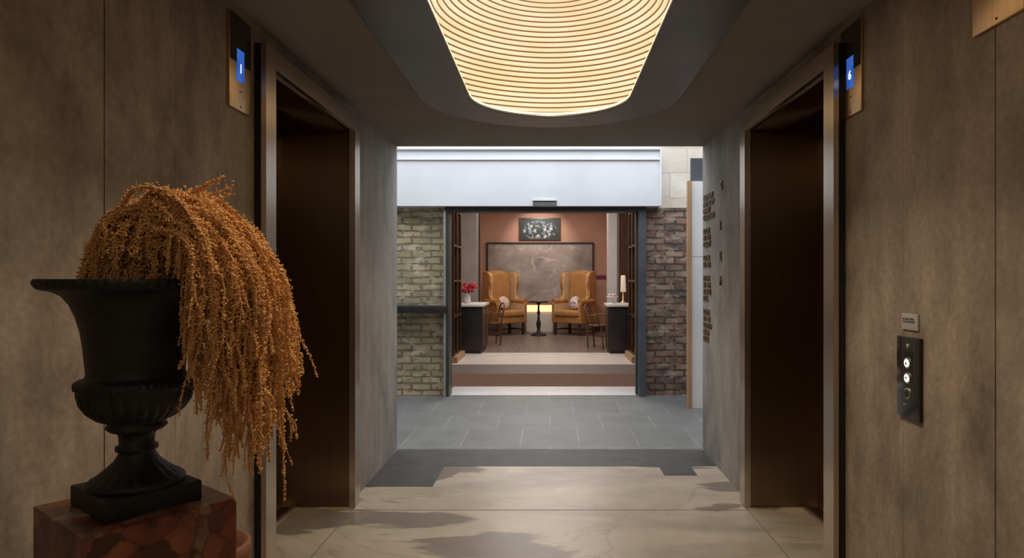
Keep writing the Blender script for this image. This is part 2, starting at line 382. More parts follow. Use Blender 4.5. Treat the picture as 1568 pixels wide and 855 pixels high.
# ---------------------------------------------------------------- ceiling with stadium hole
def stadium(r, yc0, yc1, n=48):
    pts = []
    for k in range(n+1):
        a = math.pi*k/n; pts.append((r*math.cos(a), yc1+r*math.sin(a)))
    for k in range(n+1):
        a = math.pi+math.pi*k/n; pts.append((r*math.cos(a), yc0+r*math.sin(a)))
    return pts
YC0, YC1 = 1.3, 3.75
def ceiling_slab():
    bm = bmesh.new()
    def loop(p, z):
        v = [bm.verts.new((x, y, z)) for x, y in p]; return [bm.edges.new((v[i], v[(i+1) % len(v)])) for i in range(len(v))]
    E = loop([(-1.85, YB-.2), (1.85, YB-.2), (1.85, YE), (-1.85, YE)], H) + loop(stadium(.58, YC0, YC1), H)
    bmesh.ops.triangle_fill(bm, use_beauty=True, edges=E)
    r = bmesh.ops.extrude_face_region(bm, geom=bm.faces[:])
    for v in [g for g in r['geom'] if isinstance(g, bmesh.types.BMVert)]: v.co.z += .012
    bmesh.ops.recalc_face_normals(bm, faces=bm.faces)
    me = bpy.data.meshes.new('ceiling'); bm.to_mesh(me); bm.free(); addmat(me, M_ceil)
    return link(bpy.data.objects.new('ceiling', me))
ceiling_slab()
def sweep(name, prof, mats, mi, parent=None, closed=False, smooth=False, cap=0, yc=(YC0, YC1)):
    bm = bmesh.new(); loops = []
    for r, z in prof: loops.append([bm.verts.new((x, y, z)) for x, y in stadium(r, *yc)])
    n = len(loops[0]); K = len(prof)
    for i in range(K if closed else K-1):
        a, b = loops[i], loops[(i+1) % K]
        for k in range(n):
            f = bm.faces.new((a[k], a[(k+1) % n], b[(k+1) % n], b[k])); f.material_index = mi[i]; f.smooth = smooth
    if not closed:
        f = bm.faces.new(loops[-1]); f.material_index = cap
    me = bpy.data.meshes.new(name); bm.to_mesh(me); bm.free(); addmat(me, mats)
    return link(bpy.data.objects.new(name, me), parent)
fix = empty('ceiling_light')
sweep('steel_collar', [(.757, 2.478), (.757, 2.452), (.750, 2.445), (.468, 2.445), (.462, 2.450), (.462, 2.4595), (.50, 2.4595), (.50, 2.478)], [M_plate], [0]*8, fix, closed=True)
sweep('led_rim', [(.466, 2.474), (.466, 2.4602), (.499, 2.4602), (.499, 2.474)], [E_led], [0]*4, fix, closed=True)
prof = []; mi = []
nr = 31; RB, Hd, ZB = .80, .66, 2.4945
for i in range(nr):
    t0 = math.radians(86)*(i/nr); t1 = math.radians(86)*((i+1)/nr)
    r0 = RB*math.cos(t0); z0 = ZB+Hd*math.sin(t0)
    r1 = RB*math.cos(t1); z1 = ZB+Hd*math.sin(t1); h = z1-z0; dd = r0-r1
    prof += [(r0, z0), (r0, z0+h*.70), (r0+.008, z0+h*.73), (r0+.008, z0+h), (r0-dd*.22, z0+h)]
    mi += [0, 1, 1, 1, 0]
mi = mi[:-1]
sweep('plywood_rings', prof, [E_ply, E_gap, E_top], mi, fix, cap=2, yc=(1.6, 3.60))

for i, (x, y) in enumerate([(-.5, -.9), (.5, -.9)]):
    dl = empty('added_downlight', (x, y, H))  # made-up glowing fitting, out of view, goes with the rear fill
    lathe('trim_ring', [(.05, -.004), (.065, -.006), (.068, 0), (.05, 0)], M_plate, dl, seg=32)
    lathe('lens', [(.048, -.003), (.048, -.001)], E_top, dl, seg=32)

# ---------------------------------------------------------------- wall fittings
R90 = math.radians(90)
def indicator(name, s, y0, y1, z0, z1, screen=None, digit='1'):
    e = empty(name, (s*W, (y0+y1)/2, (z0+z1)/2)); O = e.location
    def B(n, xa, xb, a, b, c, d, m, bev=0):
        x0, x1 = sorted((s*xa, s*xb)); return box(n, x0-O.x, x1-O.x, a-O.y, b-O.y, c-O.z, d-O.z, m, e, bev)
    B('faceplate', W-.012, W, y0, y1, z0, z1, M_brass, .002)
    if screen:
        ys0, ys1, zs0, zs1 = screen
        B('black_panel', W-.0135, W-.012, y0+.004, y1-.004, zs0+.07, z1-.005, M_blackglass)
        B('screen', W-.0145, W-.0125, ys0, ys1, zs0, zs1, E_blue)
        yc = (ys0+ys1)/2; zc = zs0+.035
        text('digit', digit, .05, (s*(W-.0150)-O.x, yc-O.y+(-.012 if s < 0 else .012), zc-O.z), (R90, 0, R90 if s < 0 else -R90), E_digit, e, .0003)
    B('screw_slot', W-.0128, W-.012, (y0+y1)/2-.012, (y0+y1)/2+.012, z0+.075, z0+.079, M_black)
    for zz in (z0+.012,):
        B('screw_low', W-.0135, W-.012, (y0+y1)/2-.003, (y0+y1)/2+.003, zz, zz+.006, M_black)
indicator('floor_indicator', -1, 2.515, 2.695, 2.07, 2.445, (2.57, 2.63, 2.185, 2.31), '1')
indicator('floor_indicator', 1, 2.588, 2.77, 2.07, 2.445, (2.65, 2.71, 2.185, 2.31), '6')
indicator('wall_plate', 1, 1.70, 1.907, 2.105, 2.42)

cp = empty('elevator_call_panel', (W, 2.25, 1.06))
box('faceplate', -.012, 0, -.072, .072, -.14, .14, M_blackglass, cp, .002)
def disc(n, loc, r, d, m, parent, seg=28):
    o = lathe(n, [(r, 0), (r, d*.7), (r*.88, d)], m, parent, loc, seg, smooth=False); o.rotation_euler = (0, -R90, 0); return o
for i, (dz, lit) in enumerate([(.05, True), (-.002, True), (-.055, False)]):
    disc('button_ring_%d' % i, (-.012, 0, dz), .019, .004, M_steelL, cp)
    disc('button_%d' % i, (-.0155, 0, dz), .0135, .003, E_btn if lit else M_black, cp)
    if lit:
        prism('arrow_%d' % i, [(-.006, dz-.005), (.006, dz-.005), (0, dz+.006)] if i == 0 else [(-.006, dz+.005), (.006, dz+.005), (0, dz-.006)], 'x', -.0196, -.0184, M_black, cp)
disc('key_switch', (-.012, 0, .108), .008, .003, M_steelL, cp)
text('label', 'LIFT', .012, (-.0125, .03, -.10), (R90, 0, -R90), M_brass, cp, .0003)
sg = empty('notice_plate', (W, 2.25, 1.252))
box('plate', -.006, 0, -.05, .05, -.028, .028, mat('notice_face', (.42, .42, .42), rough=.4), sg, .001)
text('lettering', 'IN CASE OF FIRE\nDO NOT USE LIFT', .0095, (-.0065, .043, .006), (R90, 0, -R90), M_black, sg, .0002)

dr = empty('wall_directory', (W, 5.1, 1.4))
M_letter = mat('bronze_letters', (.13, .08, .035), (.18, .12, .055), nscale=10, rough=.45, metal=.3)
names = ['RECEPTION', 'PALM ROOM', 'LIBRARY', 'GARDEN BAR', '', 'ROOMS', '101 - 124', 'GALLERY', '', 'ROOMS', '201 - 224', '', 'ROOMS', '301 - 324', 'TERRACE', 'POOL', '', 'ROOMS', '401 - 412', 'ROOFTOP', 'SALON', 'SUITES']
zz = 2.03
for i, nme in enumerate(names):
    if nme: text('line_%d' % i, nme, .056, (-.004, .17, zz-1.4), (R90, 0, -R90), M_letter, dr, .004, off=.03)
    zz -= .0535
for i, (n, z) in enumerate([('G', 2.05), ('1', 1.76), ('2', 1.54), ('3', 1.36)]):
    text('level_%d' % i, n, .085, (-.004, -.33, z-1.4), (R90, 0, -R90), M_letter, dr, .004, off=.05)

# ---------------------------------------------------------------- courtyard
box('floor_courtyard', -3.0, 3.0, YE+.04, 7.87, -.15, 0, M_tile)
YW = 7.88
box('wall_courtyard_left', -3.2, -3.0, YE, 8.3, 0, 4.3, M_block)
box('wall_courtyard_right', 3.0, 3.2, YE, 8.3, 0, 4.3, M_block)
boxes('wall_lobby_outer', [(-3.0, -1.85, YE-.2, YE, 0, 4.3), (1.85, 3.0, YE-.2, YE, 0, 4.3), (-1.85, 1.85, YE-.2, YE, 2.5, 4.3)], M_conc2)
box('wall_brick_left', -3.0, -1.25, YW, 8.3, 0, 2.26, M_brickL)
box('wall_brick_right', 1.145, 3.0, YW, 8.3, 0, 2.26, M_brickR)
box('wall_courtyard_upper', -3.0, 3.0, YW, 8.3, 2.26, 4.3, M_block)
bmx = empty('steel_beam', (0, 7.8, 2.6))
box('web', -3.0, 1.29, -.12, .08, -.34, .32, M_beam, bmx)
box('flange_top', -3.0, 1.29, -.14, -.12, .20, .22, M_beam, bmx)
box('end_plate', 1.29, 1.31, -.14, .08, -.34, .34, M_beam, bmx)
box('flange_cap', -3.0, 1.29, -.15, .08, .32, .345, M_beam, bmx)
sk = empty('skylight_window', (0, 6.6, 4.25))
for i in range(7):
    box('bar_%d' % i, -3+i*1.0-.02, -3+i*1.0+.02, -1.25, 1.25, 0, .06, M_beam, sk)
df = empty('door_1', (0, YW, 0))
box('post_left', -1.25, -1.20, -.12, .12, 0, 2.206, M_door, df)
box('post_left_inner', -1.26, -1.235, -.15, -.12, 0, 2.206, M_greypil, df)
box('post_right', 1.06, 1.145, -.12, .12, 0, 2.206, M_doorb, df)
box('post_right_inner', 1.04, 1.06, .0, .10, 0, 2.206, M_door, df)
box('head', -1.25, 1.145, -.10, .12, 2.206, 2.258, M_black, df)
sn = empty('door_sensor', (-.06, 7.68, 2.29))
prism('housing', [(-.02, -.028), (.0, .03), (.02, .03), (.02, -.028)], 'x', -.14, .14, M_black, sn)
box('cap', -.14, .14, -.014, .02, .03, .05, M_board, sn)
sh = empty('wall_shelf', (-2.1, YW, 1.0))
box('shelf_board', -.9, .88, -.22, 0, .0, .085, M_black, sh, .006)
bd = empty('panel_door', (1.9, 7.07, 0))
box('oak_edge', -.41, -.365, -.02, .05, 0.0, 2.46, M_oak, bd)
box('leaf_lower', -.365, .25, 0, .05, 0.0, 1.64, M_board, bd)
box('leaf_upper', -.365, .25, 0, .05, 1.645, 2.46, M_board, bd)
box('closing_rail', -.36, .25, .06, .10, 2.46, 2.72, M_doorb, bd)
box('floor_threshold', -1.25, 1.145, 7.87, 8.5, -.15, 0, M_white)
box('floor_threshold_sides', -3.0, -1.25, 7.87, 8.5, -.15, -.002, M_greyfl)

# ---------------------------------------------------------------- reception room
XL, XR, YR = -1.98, 1.72, 17.5
box('floor_mat', XL, XR, 8.5, 9.65, -.15, 0, M_matbrown)
box('floor_stone', XL, XR, 9.65, 10.7, -.15, 0, M_greyfl)
box('floor_lit_band', XL, XR, 10.7, 12.4, -.15, 0, M_palefl)
box('floor_parquet', XL, XR, 12.4, YR, -.15, 0, M_woodfl)
box('wall_reception_left', XL-.2, XL, 8.3, YR, 0, 3.4, M_terra)
box('wall_reception_right', XR, XR+.2, 8.3, YR, 0, 3.4, M_terra)
box('wall_reception_back', XL-.2, XR+.2, YR, YR+.2, 0, 3.4, M_terra)
box('ceiling_reception', XL-.2, XR+.2, 8.3, YR+.2, 3.4, 3.5, M_whitepil)
box('baseboard_back', XL, XR, YR-.03, YR, 0, .12, M_dark)
mp_ = empty('marble_fireplace', (-.26, YR, 0))
boxes('marble_slab', [(-1.39, -.38, -.05, 0, 0, 2.34), (.36, 1.39, -.05, 0, 0, 2.34), (-.38, .36, -.05, 0, .76, 2.34), (-.38, .36, -.05, 0, 0, .5)], M_bmarble, mp_)
boxes('frame', [(-1.43, -1.39, -.08, 0, 0, 2.38), (1.39, 1.43, -.08, 0, 0, 2.38), (-1.39, 1.39, -.08, 0, 2.34, 2.38)], M_black, mp_)
box('fire_bed', -.36, .34, -.03, -.01, .52, .70, E_fire, mp_)
box('hearth', -.36, .34, -.35, -.05, 0, .5, M_whitepil, mp_, .01)
pn = empty('painting', (-.27, YR, 2.74))
def painting_mat():
    m, nt, b = newmat('floral_canvas'); N = nt.nodes; L = nt.links
    tc = N.new('ShaderNodeTexCoord')
    mp0 = N.new('ShaderNodeMapping'); mp0.inputs['Scale'].default_value = (1, .001, 1); L.new(tc.outputs['Object'], mp0.inputs[0])
    n0 = N.new('ShaderNodeTexNoise'); n0.inputs['Scale'].default_value = 7; n0.inputs['Detail'].default_value = 4; L.new(mp0.outputs[0], n0.inputs[0])
    s0 = N.new('ShaderNodeVectorMath'); s0.operation = 'SCALE'; s0.inputs['Scale'].default_value = .12; L.new(n0.outputs['Color'], s0.inputs[0])
    a0 = N.new('ShaderNodeVectorMath'); a0.operation = 'ADD'; L.new(mp0.outputs[0], a0.inputs[0]); L.new(s0.outputs[0], a0.inputs[1])
    v = N.new('ShaderNodeTexVoronoi'); v.inputs['Scale'].default_value = 11; L.new(a0.outputs[0], v.inputs['Vector'])
    n = N.new('ShaderNodeTexNoise'); n.inputs['Scale'].default_value = 30; n.inputs['Detail'].default_value = 5; L.new(mp0.outputs[0], n.inputs[0])
    g = N.new('ShaderNodeTexGradient'); g.gradient_type = 'SPHERICAL'
    mp = N.new('ShaderNodeMapping'); mp.inputs['Scale'].default_value = (2.0, 1, 3.4); mp.inputs['Location'].default_value = (0, 0, .12); L.new(tc.outputs['Object'], mp.inputs[0]); L.new(mp.outputs[0], g.inputs[0])
    gg = N.new('ShaderNodeMapRange'); gg.inputs['From Min'].default_value = .03; gg.inputs['From Max'].default_value = .25; L.new(g.outputs['Fac'], gg.inputs[0])
    inv = N.new('ShaderNodeMapRange'); inv.inputs['From Min'].default_value = .25; inv.inputs['From Max'].default_value = .6; inv.inputs['To Min'].default_value = 1; inv.inputs['To Max'].default_value = 0
    L.new(v.outputs['Distance'], inv.inputs[0])
    p = N.new('ShaderNodeMath'); p.operation = 'MULTIPLY'; L.new(inv.outputs[0], p.inputs[0]); L.new(gg.outputs[0], p.inputs[1])
    n2 = N.new('ShaderNodeMapRange'); n2.inputs['From Min'].default_value = .33; n2.inputs['From Max'].default_value = .52; L.new(n.outputs[0], n2.inputs[0])
    p2 = N.new('ShaderNodeMath'); p2.operation = 'MULTIPLY'; L.new(p.outputs[0], p2.inputs[0]); L.new(n2.outputs[0], p2.inputs[1])
    hue = N.new('ShaderNodeMix'); hue.data_type = 'RGBA'; sp = N.new('ShaderNodeSeparateColor'); L.new(v.outputs['Color'], sp.inputs[0])
    L.new(sp.outputs[0], hue.inputs['Factor']); hue.inputs['A'].default_value = (.85, .82, .80, 1); hue.inputs['B'].default_value = (.16, .32, .50, 1)
    mx = N.new('ShaderNodeMix'); mx.data_type = 'RGBA'; mx.inputs['A'].default_value = (.014, .028, .032, 1); L.new(hue.outputs['Result'], mx.inputs['B'])
    L.new(p2.outputs[0], mx.inputs['Factor']); L.new(mx.outputs['Result'], b.inputs['Base Color']); b.inputs['Roughness'].default_value = .5
    return m
box('canvas', -.50, .50, -.03, -.0, -.26, .26, painting_mat(), pn)
boxes('frame', [(-.55, -.50, -.05, 0, -.30, .30), (.50, .55, -.05, 0, -.30, .30), (-.50, .50, -.05, 0, .26, .30), (-.50, .50, -.05, 0, -.30, -.26)], M_dark, pn)
box('pilaster_grey', XL+.001, -1.53, 13.6, 14.0, 0, 3.4, M_greypil)
box('trim_pilaster_left', XL+.001, -1.50, 14.0, 14.12, 0, 3.4, M_dark)
box('pilaster_white', 1.22, XR-.001, 13.65, 14.0, 0, 3.4, M_whitepil)
box('trim_pilaster_right', 1.40, XR-.001, 13.25, 13.65, 0, 3.4, M_dark)
def bookcase(name, s, x_in, y0):
    e = empty(name, (s*x_in, y0, 0))
    xw = (abs(XL) if s < 0 else XR)-x_in
    def B(n, xa, xb, a, b, c, d, m):
        x0, x1 = sorted((s*xa, s*xb)); box(n, x0, x1, a, b, c, d, m, e)
    B('plinth', -.06, xw, -.05, .95, 0, .10, M_oak)
    B('side_near', 0, xw, 0, .04, .1, 3.0, M_dark)
    B('side_far', 0, xw, .86, .90, .1, 3.0, M_dark)
    B('back', xw-.03, xw, .04, .86, .1, 3.0, M_dark)
    for k, z in enumerate([.1, .75, 1.35, 1.95, 2.55, 2.96]):
        B('shelf_%d' % k, .0, xw-.03, .04, .86, z, z+.035, M_dark)
    B('top', 0, xw, 0, .9, 2.96+.035, 3.03, M_dark)
    B('centre_stile', 0, .03, .42, .47, .1, 3.0, M_mid)
bookcase('bookcase', -1, 1.60, 10.9)
bookcase('bookcase', 1, 1.42, 10.9)
box('wall_nib', 1.36, XR-.001, 9.9, 10.2, 0, 3.4, M_terra)
box('wall_nib_trim', 1.33, 1.36, 9.88, 10.22, 0, 3.4, M_dark)

def console(name, x0, x1, y0, y1, flip=1):
    e = empty(name, ((x0+x1)/2, (y0+y1)/2, 0)); w = (x1-x0)/2; d = (y1-y0)/2
    box('body', -w+.03, w-.03, -d+.03, d-.03, .06, .88, M_black, e, .004)
    box('toe', -w+.06, w-.06, -d+.05, d-.05, 0, .06, M_black, e)
    box('stone_top', -w, w, -d, d, .88, .93, M_white, e, .006)
    for k in range(2):
        a = -d+.06+k*(d-.03)
        xx = (w-.03) if flip > 0 else (-w+.02)
        box('panel_%d' % k, xx, xx+.01, a, a+d-.1, .12, .82, M_dark, e)
    return e
console('console_cabinet', -1.76, -1.24, 12.2, 13.4, 1)
console('console_cabinet', 1.07, 1.58, 12.2, 12.95, -1)

fl = empty('red_flower_vase', (-1.60, 12.6, .93))
lathe('vase', [(.05, 0), (.075, .04), (.07, .12), (.045, .17), (.05, .19)], M_glass, fl, seg=24)
bm = bmesh.new()
for i in range(60):
    a = random.uniform(0, 6.28); rr = .19*math.sqrt(random.random()); z = .27+random.uniform(-.05, .13)*(1-rr)
    mtx = Matrix.Translation((rr*math.cos(a), rr*math.sin(a), z)) @ Matrix.Scale(random.uniform(.6, 1.0), 4)
    bmesh.ops.create_icosphere(bm, subdivisions=1, radius=.035, matrix=mtx)
me = bpy.data.meshes.new('blooms'); bm.to_mesh(me); bm.free(); addmat(me, M_red); link(bpy.data.objects.new('blooms', me), fl)
for i in range(6):
    a = i*1.05; tube('stem_%d' % i, [(0, 0, .05), (.02*math.cos(a), .02*math.sin(a), .18), (.09*math.cos(a), .09*math.sin(a), .30)], .005, M_leaf, fl)
lp = empty('table_lamp', (1.43, 12.75, .93))
lathe('base', [(.06, 0), (.06, .02), (.015, .04), (.012, .25)], M_brass, lp, seg=24)
lathe('shade', [(.055, .22), (.045, .52), (.04, .54)], E_lamp, lp, seg=32)
ck = empty('cake_stand', (1.19, 12.45, .93))
lathe('stand', [(.07, 0), (.06, .012), (.012, .03), (.012, .11), (.11, .125), (.115, .14)], M_white, ck, seg=32)
for i in range(5):
    a = i*1.2566; lathe('cake_%d' % i, [(.025, .14), (.028, .175), (.018, .19)], M_cush, ck, (.06*math.cos(a), .06*math.sin(a), 0), 14)
sgn = box('wall_sign', 1.14, 1.5, YR-.02, YR, 1.40, 1.50, mat('plum_sign', (.16, .03, .06), rough=.5))

# ---------------------------------------------------------------- chairs
def wingback(name, loc, rot, inner, cushm, inner2):
    e = empty(name, loc, rot)   # front = -y
    w = .37
    poly = []
    for k in range(13):
        a = math.pi*k/12; poly.append((w*.93*math.cos(a), 1.50+.12*math.sin(a)))
    poly += [(-w*.88, .45), (w*.88, .45)]
    prism('back', poly, 'y', .26, .38, M_leather, e, bev=.02)
    poly2 = [(p[0]*.84, .60 if p[1] < .6 else p[1]-.05) for p in poly]
    prism('back_pad', poly2, 'y', .19, .27, inner, e, bev=.025)
    wing = [(.34, .30), (.34, 1.58), (.22, 1.60), (.06, 1.57), (-.02, 1.48), (-.03, 1.30), (.03, 1.12), (.02, .98), (-.10, .90), (-.34, .84), (-.38, .78), (-.38, .30)]
    for s in (-1, 1):
        x0, x1 = sorted((s*w, s*(w+.07)))
        prism('side_%d' % s, wing, 'x', x0, x1, M_leather, e, bev=.02)
        x0, x1 = sorted((s*(w-.03), s*w))
        wi = [(p[0]+(.02 if p[0] < 0 else 0), p[1]-.02) for p in wing[:-1]]+[(-.36, .50)]
        wi[0] = (.30, .50)
        prism('side_lining_%d' % s, wi, 'x', x0, x1, inner2, e, bev=.01)
        tube('arm_roll_%d' % s, [(s*(w+.03), .20, .84), (s*(w+.03), 0, .84), (s*(w+.03), -.36, .83)], .075, M_leather, e, res=5)
    box('seat_base', -w, w, -.36, .28, .30, .46, M_leather, e, .02)
    box('seat_cushion', -w+.03, w-.03, -.40, .22, .46, .62, M_leather, e, .05)
    for i, (x, y) in enumerate([(-.36, -.32), (.36, -.32), (-.36, .32), (.36, .32)]):
        prism('leg_%d' % i, [(-.03, -.03), (.03, -.03), (.03, .03), (-.03, .03)], 'z', 0, .30, M_dark, e, (x, y, 0), bev=.006)
    for s in (-1, 1): box('stretcher_%d' % s, s*.36-.012, s*.36+.012, -.29, .29, .12, .15, M_dark, e)
    box('stretcher_mid', -.35, .35, -.012, .012, .12, .15, M_dark, e)
    o = ball('round_cushion', (0, .02, .80), .165, cushm, e, 3, (1, .45, 1)); o.rotation_euler = (-.25, 0, 0)
    return e
wingback('wingback_armchair', (-1.15, 16.45, 0), math.radians(36), M_leather, M_cush, M_leather2)
wingback('wingback_armchair', (.62, 16.45, 0), math.radians(-36), M_leather, M_cushP, M_leather2)

def bentwood(name, loc, rot):
    e = empty(name, loc, rot)
    lathe('seat', [(.17, .445), (.205, .45), (.21, .465), (.20, .475), (.02, .468)], M_mid, e, seg=36)
    r = .016
    tube('back_hoop', [(-.17, .14, 0), (-.17, .16, .25), (-.18, .15, .46), (-.20, .20, .68), (-.16, .235, .84), (0, .25, .90), (.16, .235, .84), (.20, .20, .68), (.18, .15, .46), (.17, .16, .25), (.17, .14, 0)], r, M_mid, e)
    tube('inner_hoop', [(-.10, .17, .46), (-.12, .20, .62), (-.08, .225, .75), (0, .235, .79), (.08, .225, .75), (.12, .20, .62), (.10, .17, .46)], .012, M_mid, e)
    for s in (-1, 1):
        tube('front_leg_%d' % s, [(s*.14, -.13, .45), (s*.16, -.155, .25), (s*.19, -.19, 0)], .017, M_mid, e)
        tube('arm_%d' % s, [(s*.19, .19, .66), (s*.25, .05, .68), (s*.25, -.08, .66), (s*.21, -.10, .56), (s*.18, -.10, .46)], .013, M_mid, e)
    pts = [(.155*math.cos(a), .155*math.sin(a), .24) for a in [k*math.pi/6 for k in range(12)]]
    tube('stretcher_ring', pts, .009, M_mid, e, cyclic=True)
    return e
bentwood('bentwood_chair', (.97, 13.25, 0), math.radians(65))
bentwood('bentwood_chair', (-1.24, 13.95, 0), math.radians(-70))

tb = empty('pedestal_table', (-.28, 16.2, 0))
lathe('top', [(.25, .82), (.265, .83), (.265, .845), (.255, .852)], M_black, tb, seg=40)
lathe('column', [(.19, 0), (.20, .02), (.17, .04), (.06, .07), (.035, .14), (.05, .22), (.06, .30), (.035, .38), (.025, .5), (.045, .56), (.025, .62), (.022, .76), (.08, .82)], M_black, tb, seg=28)

# ---------------------------------------------------------------- pedestal, urn, plant
PC = Vector((-.885, 1.40, 0)); PT = .922
rot = math.radians(-82)
def sq(R): return [(R*math.cos(rot+k*math.pi/2), R*math.sin(rot+k*math.pi/2)) for k in range(4)]
prism('marble_pedestal', sq(.203), 'z', 0, PT, M_brec, None, (PC.x, PC.y, 0), bev=.003)
urn = empty('garden_urn', (PC.x, PC.y, PT))
prism('plinth', sq(.132), 'z', 0, .042, M_urn, urn, bev=.004)
pr = [(.092, .040), (.092, .050), (.085, .057), (.077, .060), (.056, .078), (.043, .092), (.036, .104), (.033, .110), (.040, .114), (.040, .122), (.033, .126),
      (.034, .145), (.038, .152), (.050, .156), (.058, .163), (.055, .170), (.052, .174), (.073, .183), (.090, .198), (.101, .216), (.106, .238), (.108, .246), (.112, .250), (.112, .262), (.106, .267),
      (.095, .270), (.091, .278), (.093, .30), (.096, .335), (.101, .37), (.109, .40), (.119, .425), (.132, .443), (.148, .452), (.164, .455), (.170, .458), (.175, .464), (.178, .471), (.176, .478), (.168, .478), (.150, .466), (.130, .452), (.110, .43), (.03, .42)]
def urnfn(a, z, r):
    k = 1.0
    if .174 < z < .242 and r > .07: k *= 1+.05*(abs(math.cos(a*14))-.5)
    if .055 < z < .09 : k *= 1+.03*(abs(math.cos(a*10))-.5)
    if .455 < z < .475 and r > .16: k *= 1+.012*math.cos(a*60)
    if .249 < z < .263 : k *= 1+.012*math.cos(a*50)
    return k
lathe('urn_body', pr, M_urn, urn, seg=240, fn=urnfn)

def amaranth():
    C = Vector((PC.x, PC.y, PT+.43)); paths = []
    rnd = random.Random(11)
    def cubic(P0, P1, P2, P3, n=26):
        out = []
        for i in range(n+1):
            t = i/n; out.append(P0*(1-t)**3+P1*3*t*(1-t)**2+P2*3*t*t*(1-t)+P3*t**3)
        return out
    def wobble(pts, amp, start=3):
        f1, f2, p1, p2, p3 = rnd.uniform(.5, 1.1), rnd.uniform(1.2, 2.2), rnd.uniform(0, 6), rnd.uniform(0, 6), rnd.uniform(0, 6)
        out = []
        for i, p in enumerate(pts):
            k = min(1, max(0, (i-start)/6))*amp
            out.append(p+Vector((math.sin(i*f1*.5+p1)+.5*math.sin(i*f2*.5+p3), math.sin(i*f1*.45+p2)+.4*math.sin(i*f2*.6+p1), .4*math.sin(i*.4*f2+p3)))*k)
        return out
    for i in range(270):
        az = math.radians(rnd.uniform(-36, 62)); R = rnd.uniform(.185, .29)
        if rnd.random() < .35: R = rnd.uniform(.25, .315)
        q = (R-.185)/.13
        d = Vector((math.cos(az), math.sin(az), 0))
        st = Vector((rnd.uniform(-.06, .06), rnd.uniform(-.08, .08), 0))
        k = rnd.uniform(.35, 1.0)
        P0 = C+st; P3 = C+d*R; P3.z = 1.41-.11*q+rnd.uniform(-.03, .03)
        P1 = C+st*.9+d*.02; P1.z = 1.40+.32*k
        P2 = C+d*R*.97; P2.z = 1.44+.17*k*(1-.25*q)
        pts = cubic(P0, P1, P2, P3)
        u = rnd.random()
        zend = 1.27-.26*u**1.2
        if rnd.random() < .10 and .19 < R < .28: zend = rnd.uniform(.90, 1.02)
        if q > .85: zend = max(zend, rnd.uniform(1.04, 1.20))
        if az < -.3: zend = max(zend, rnd.uniform(1.04, 1.2))
        n = max(2, int((P3.z-zend)/.02)); dr_ = d*rnd.uniform(-.03, .02)+Vector((rnd.uniform(-.03, .03), rnd.uniform(-.03, .03), 0))
        for j in range(1, n+1):
            t = j/n; p = P3+dr_*t; p.z = P3.z+(zend-P3.z)*t; pts.append(p)
        pts = wobble(pts, rnd.uniform(.004, .009))
        r0 = rnd.uniform(.004, .010)
        paths.append((pts, r0, True))
        for b_ in range(rnd.randint(1, 3)):
            k0 = rnd.randint(12, max(13, len(pts)-4)); base = pts[min(k0, len(pts)-2)]
            dv = Vector((rnd.uniform(-1, 1), rnd.uniform(-1, 1), 0)).normalized()*rnd.uniform(.008, .024); ln = rnd.uniform(.04, .11)
            paths.append(([base, base+dv*.5+Vector((0, 0, -.008)), base+dv*.9+Vector((0, 0, -ln*.35)), base+dv+Vector((0, 0, -ln*.7)), base+dv*1.1+Vector((0, 0, -ln))], r0*.65, True))
    for i in range(230):
        az = rnd.uniform(0, 2*math.pi); R = rnd.uniform(.05, .125)
        d = Vector((math.cos(az), math.sin(az), 0)); k = rnd.uniform(.25, 1.0)
        st = Vector((rnd.uniform(-.01, .10), rnd.uniform(-.06, .06), 0))
        P0 = C+st; P3 = C+d*R+Vector((.05, 0, 0)); P3.z = 1.395+rnd.uniform(0, .07)
        P1 = C+st-d*.03; P1.z = 1.40+.23*k; P2 = C+d*R*1.05+Vector((.05, 0, 0)); P2.z = 1.42+.17*k
        paths.append((wobble(cubic(P0, P1, P2, P3, 18), rnd.uniform(.004, .008)), rnd.uniform(.005, .009), False))
    for i in range(75):
        P0 = C+Vector((rnd.uniform(-.075, -.02), rnd.uniform(-.09, .06), .02)); P3 = C+Vector((rnd.uniform(.14, .24), rnd.uniform(-.10, .08), rnd.uniform(.06, .13)))
        P1 = C+Vector((-.065, 0, rnd.uniform(.16, .27))); P2 = C+Vector((.10, 0, rnd.uniform(.18, .27)))
        P1.y = P0.y; P2.y = P3.y
        paths.append((wobble(cubic(P0, P1, P2, P3, 22), rnd.uniform(.004, .009)), rnd.uniform(.005, .008), False))
    for e_ in [(.175, .02, .27), (.165, .0, .26), (-.06, .0, .18), (.19, .03, .235), (.18, .05, .255)]:
        P0 = C+Vector((0, 0, .1)); P3 = C+Vector(e_)
        paths.append((cubic(P0, C+Vector((e_[0]*.3, 0, .2)), C+Vector((e_[0]*.6, e_[1], e_[2]*.86)), P3, 16), .006, False))
    for i in range(320):
        src = rnd.choice(paths)[0]
        if len(src) < 10: continue
        b0 = src[rnd.randint(5, min(len(src)-1, 24))]
        dv = Vector((rnd.uniform(-1, 1), rnd.uniform(-1, 1), rnd.uniform(-.6, 1))).normalized()*rnd.uniform(.012, .030)
        paths.append(([b0, b0+dv*.5, b0+dv+Vector((0, 0, -.006)), b0+dv*1.3+Vector((0, 0, -.018))], .0035, True))
    cs = []; rs = []; tv = []; tf = []
    rs_np = np.random.RandomState(3)
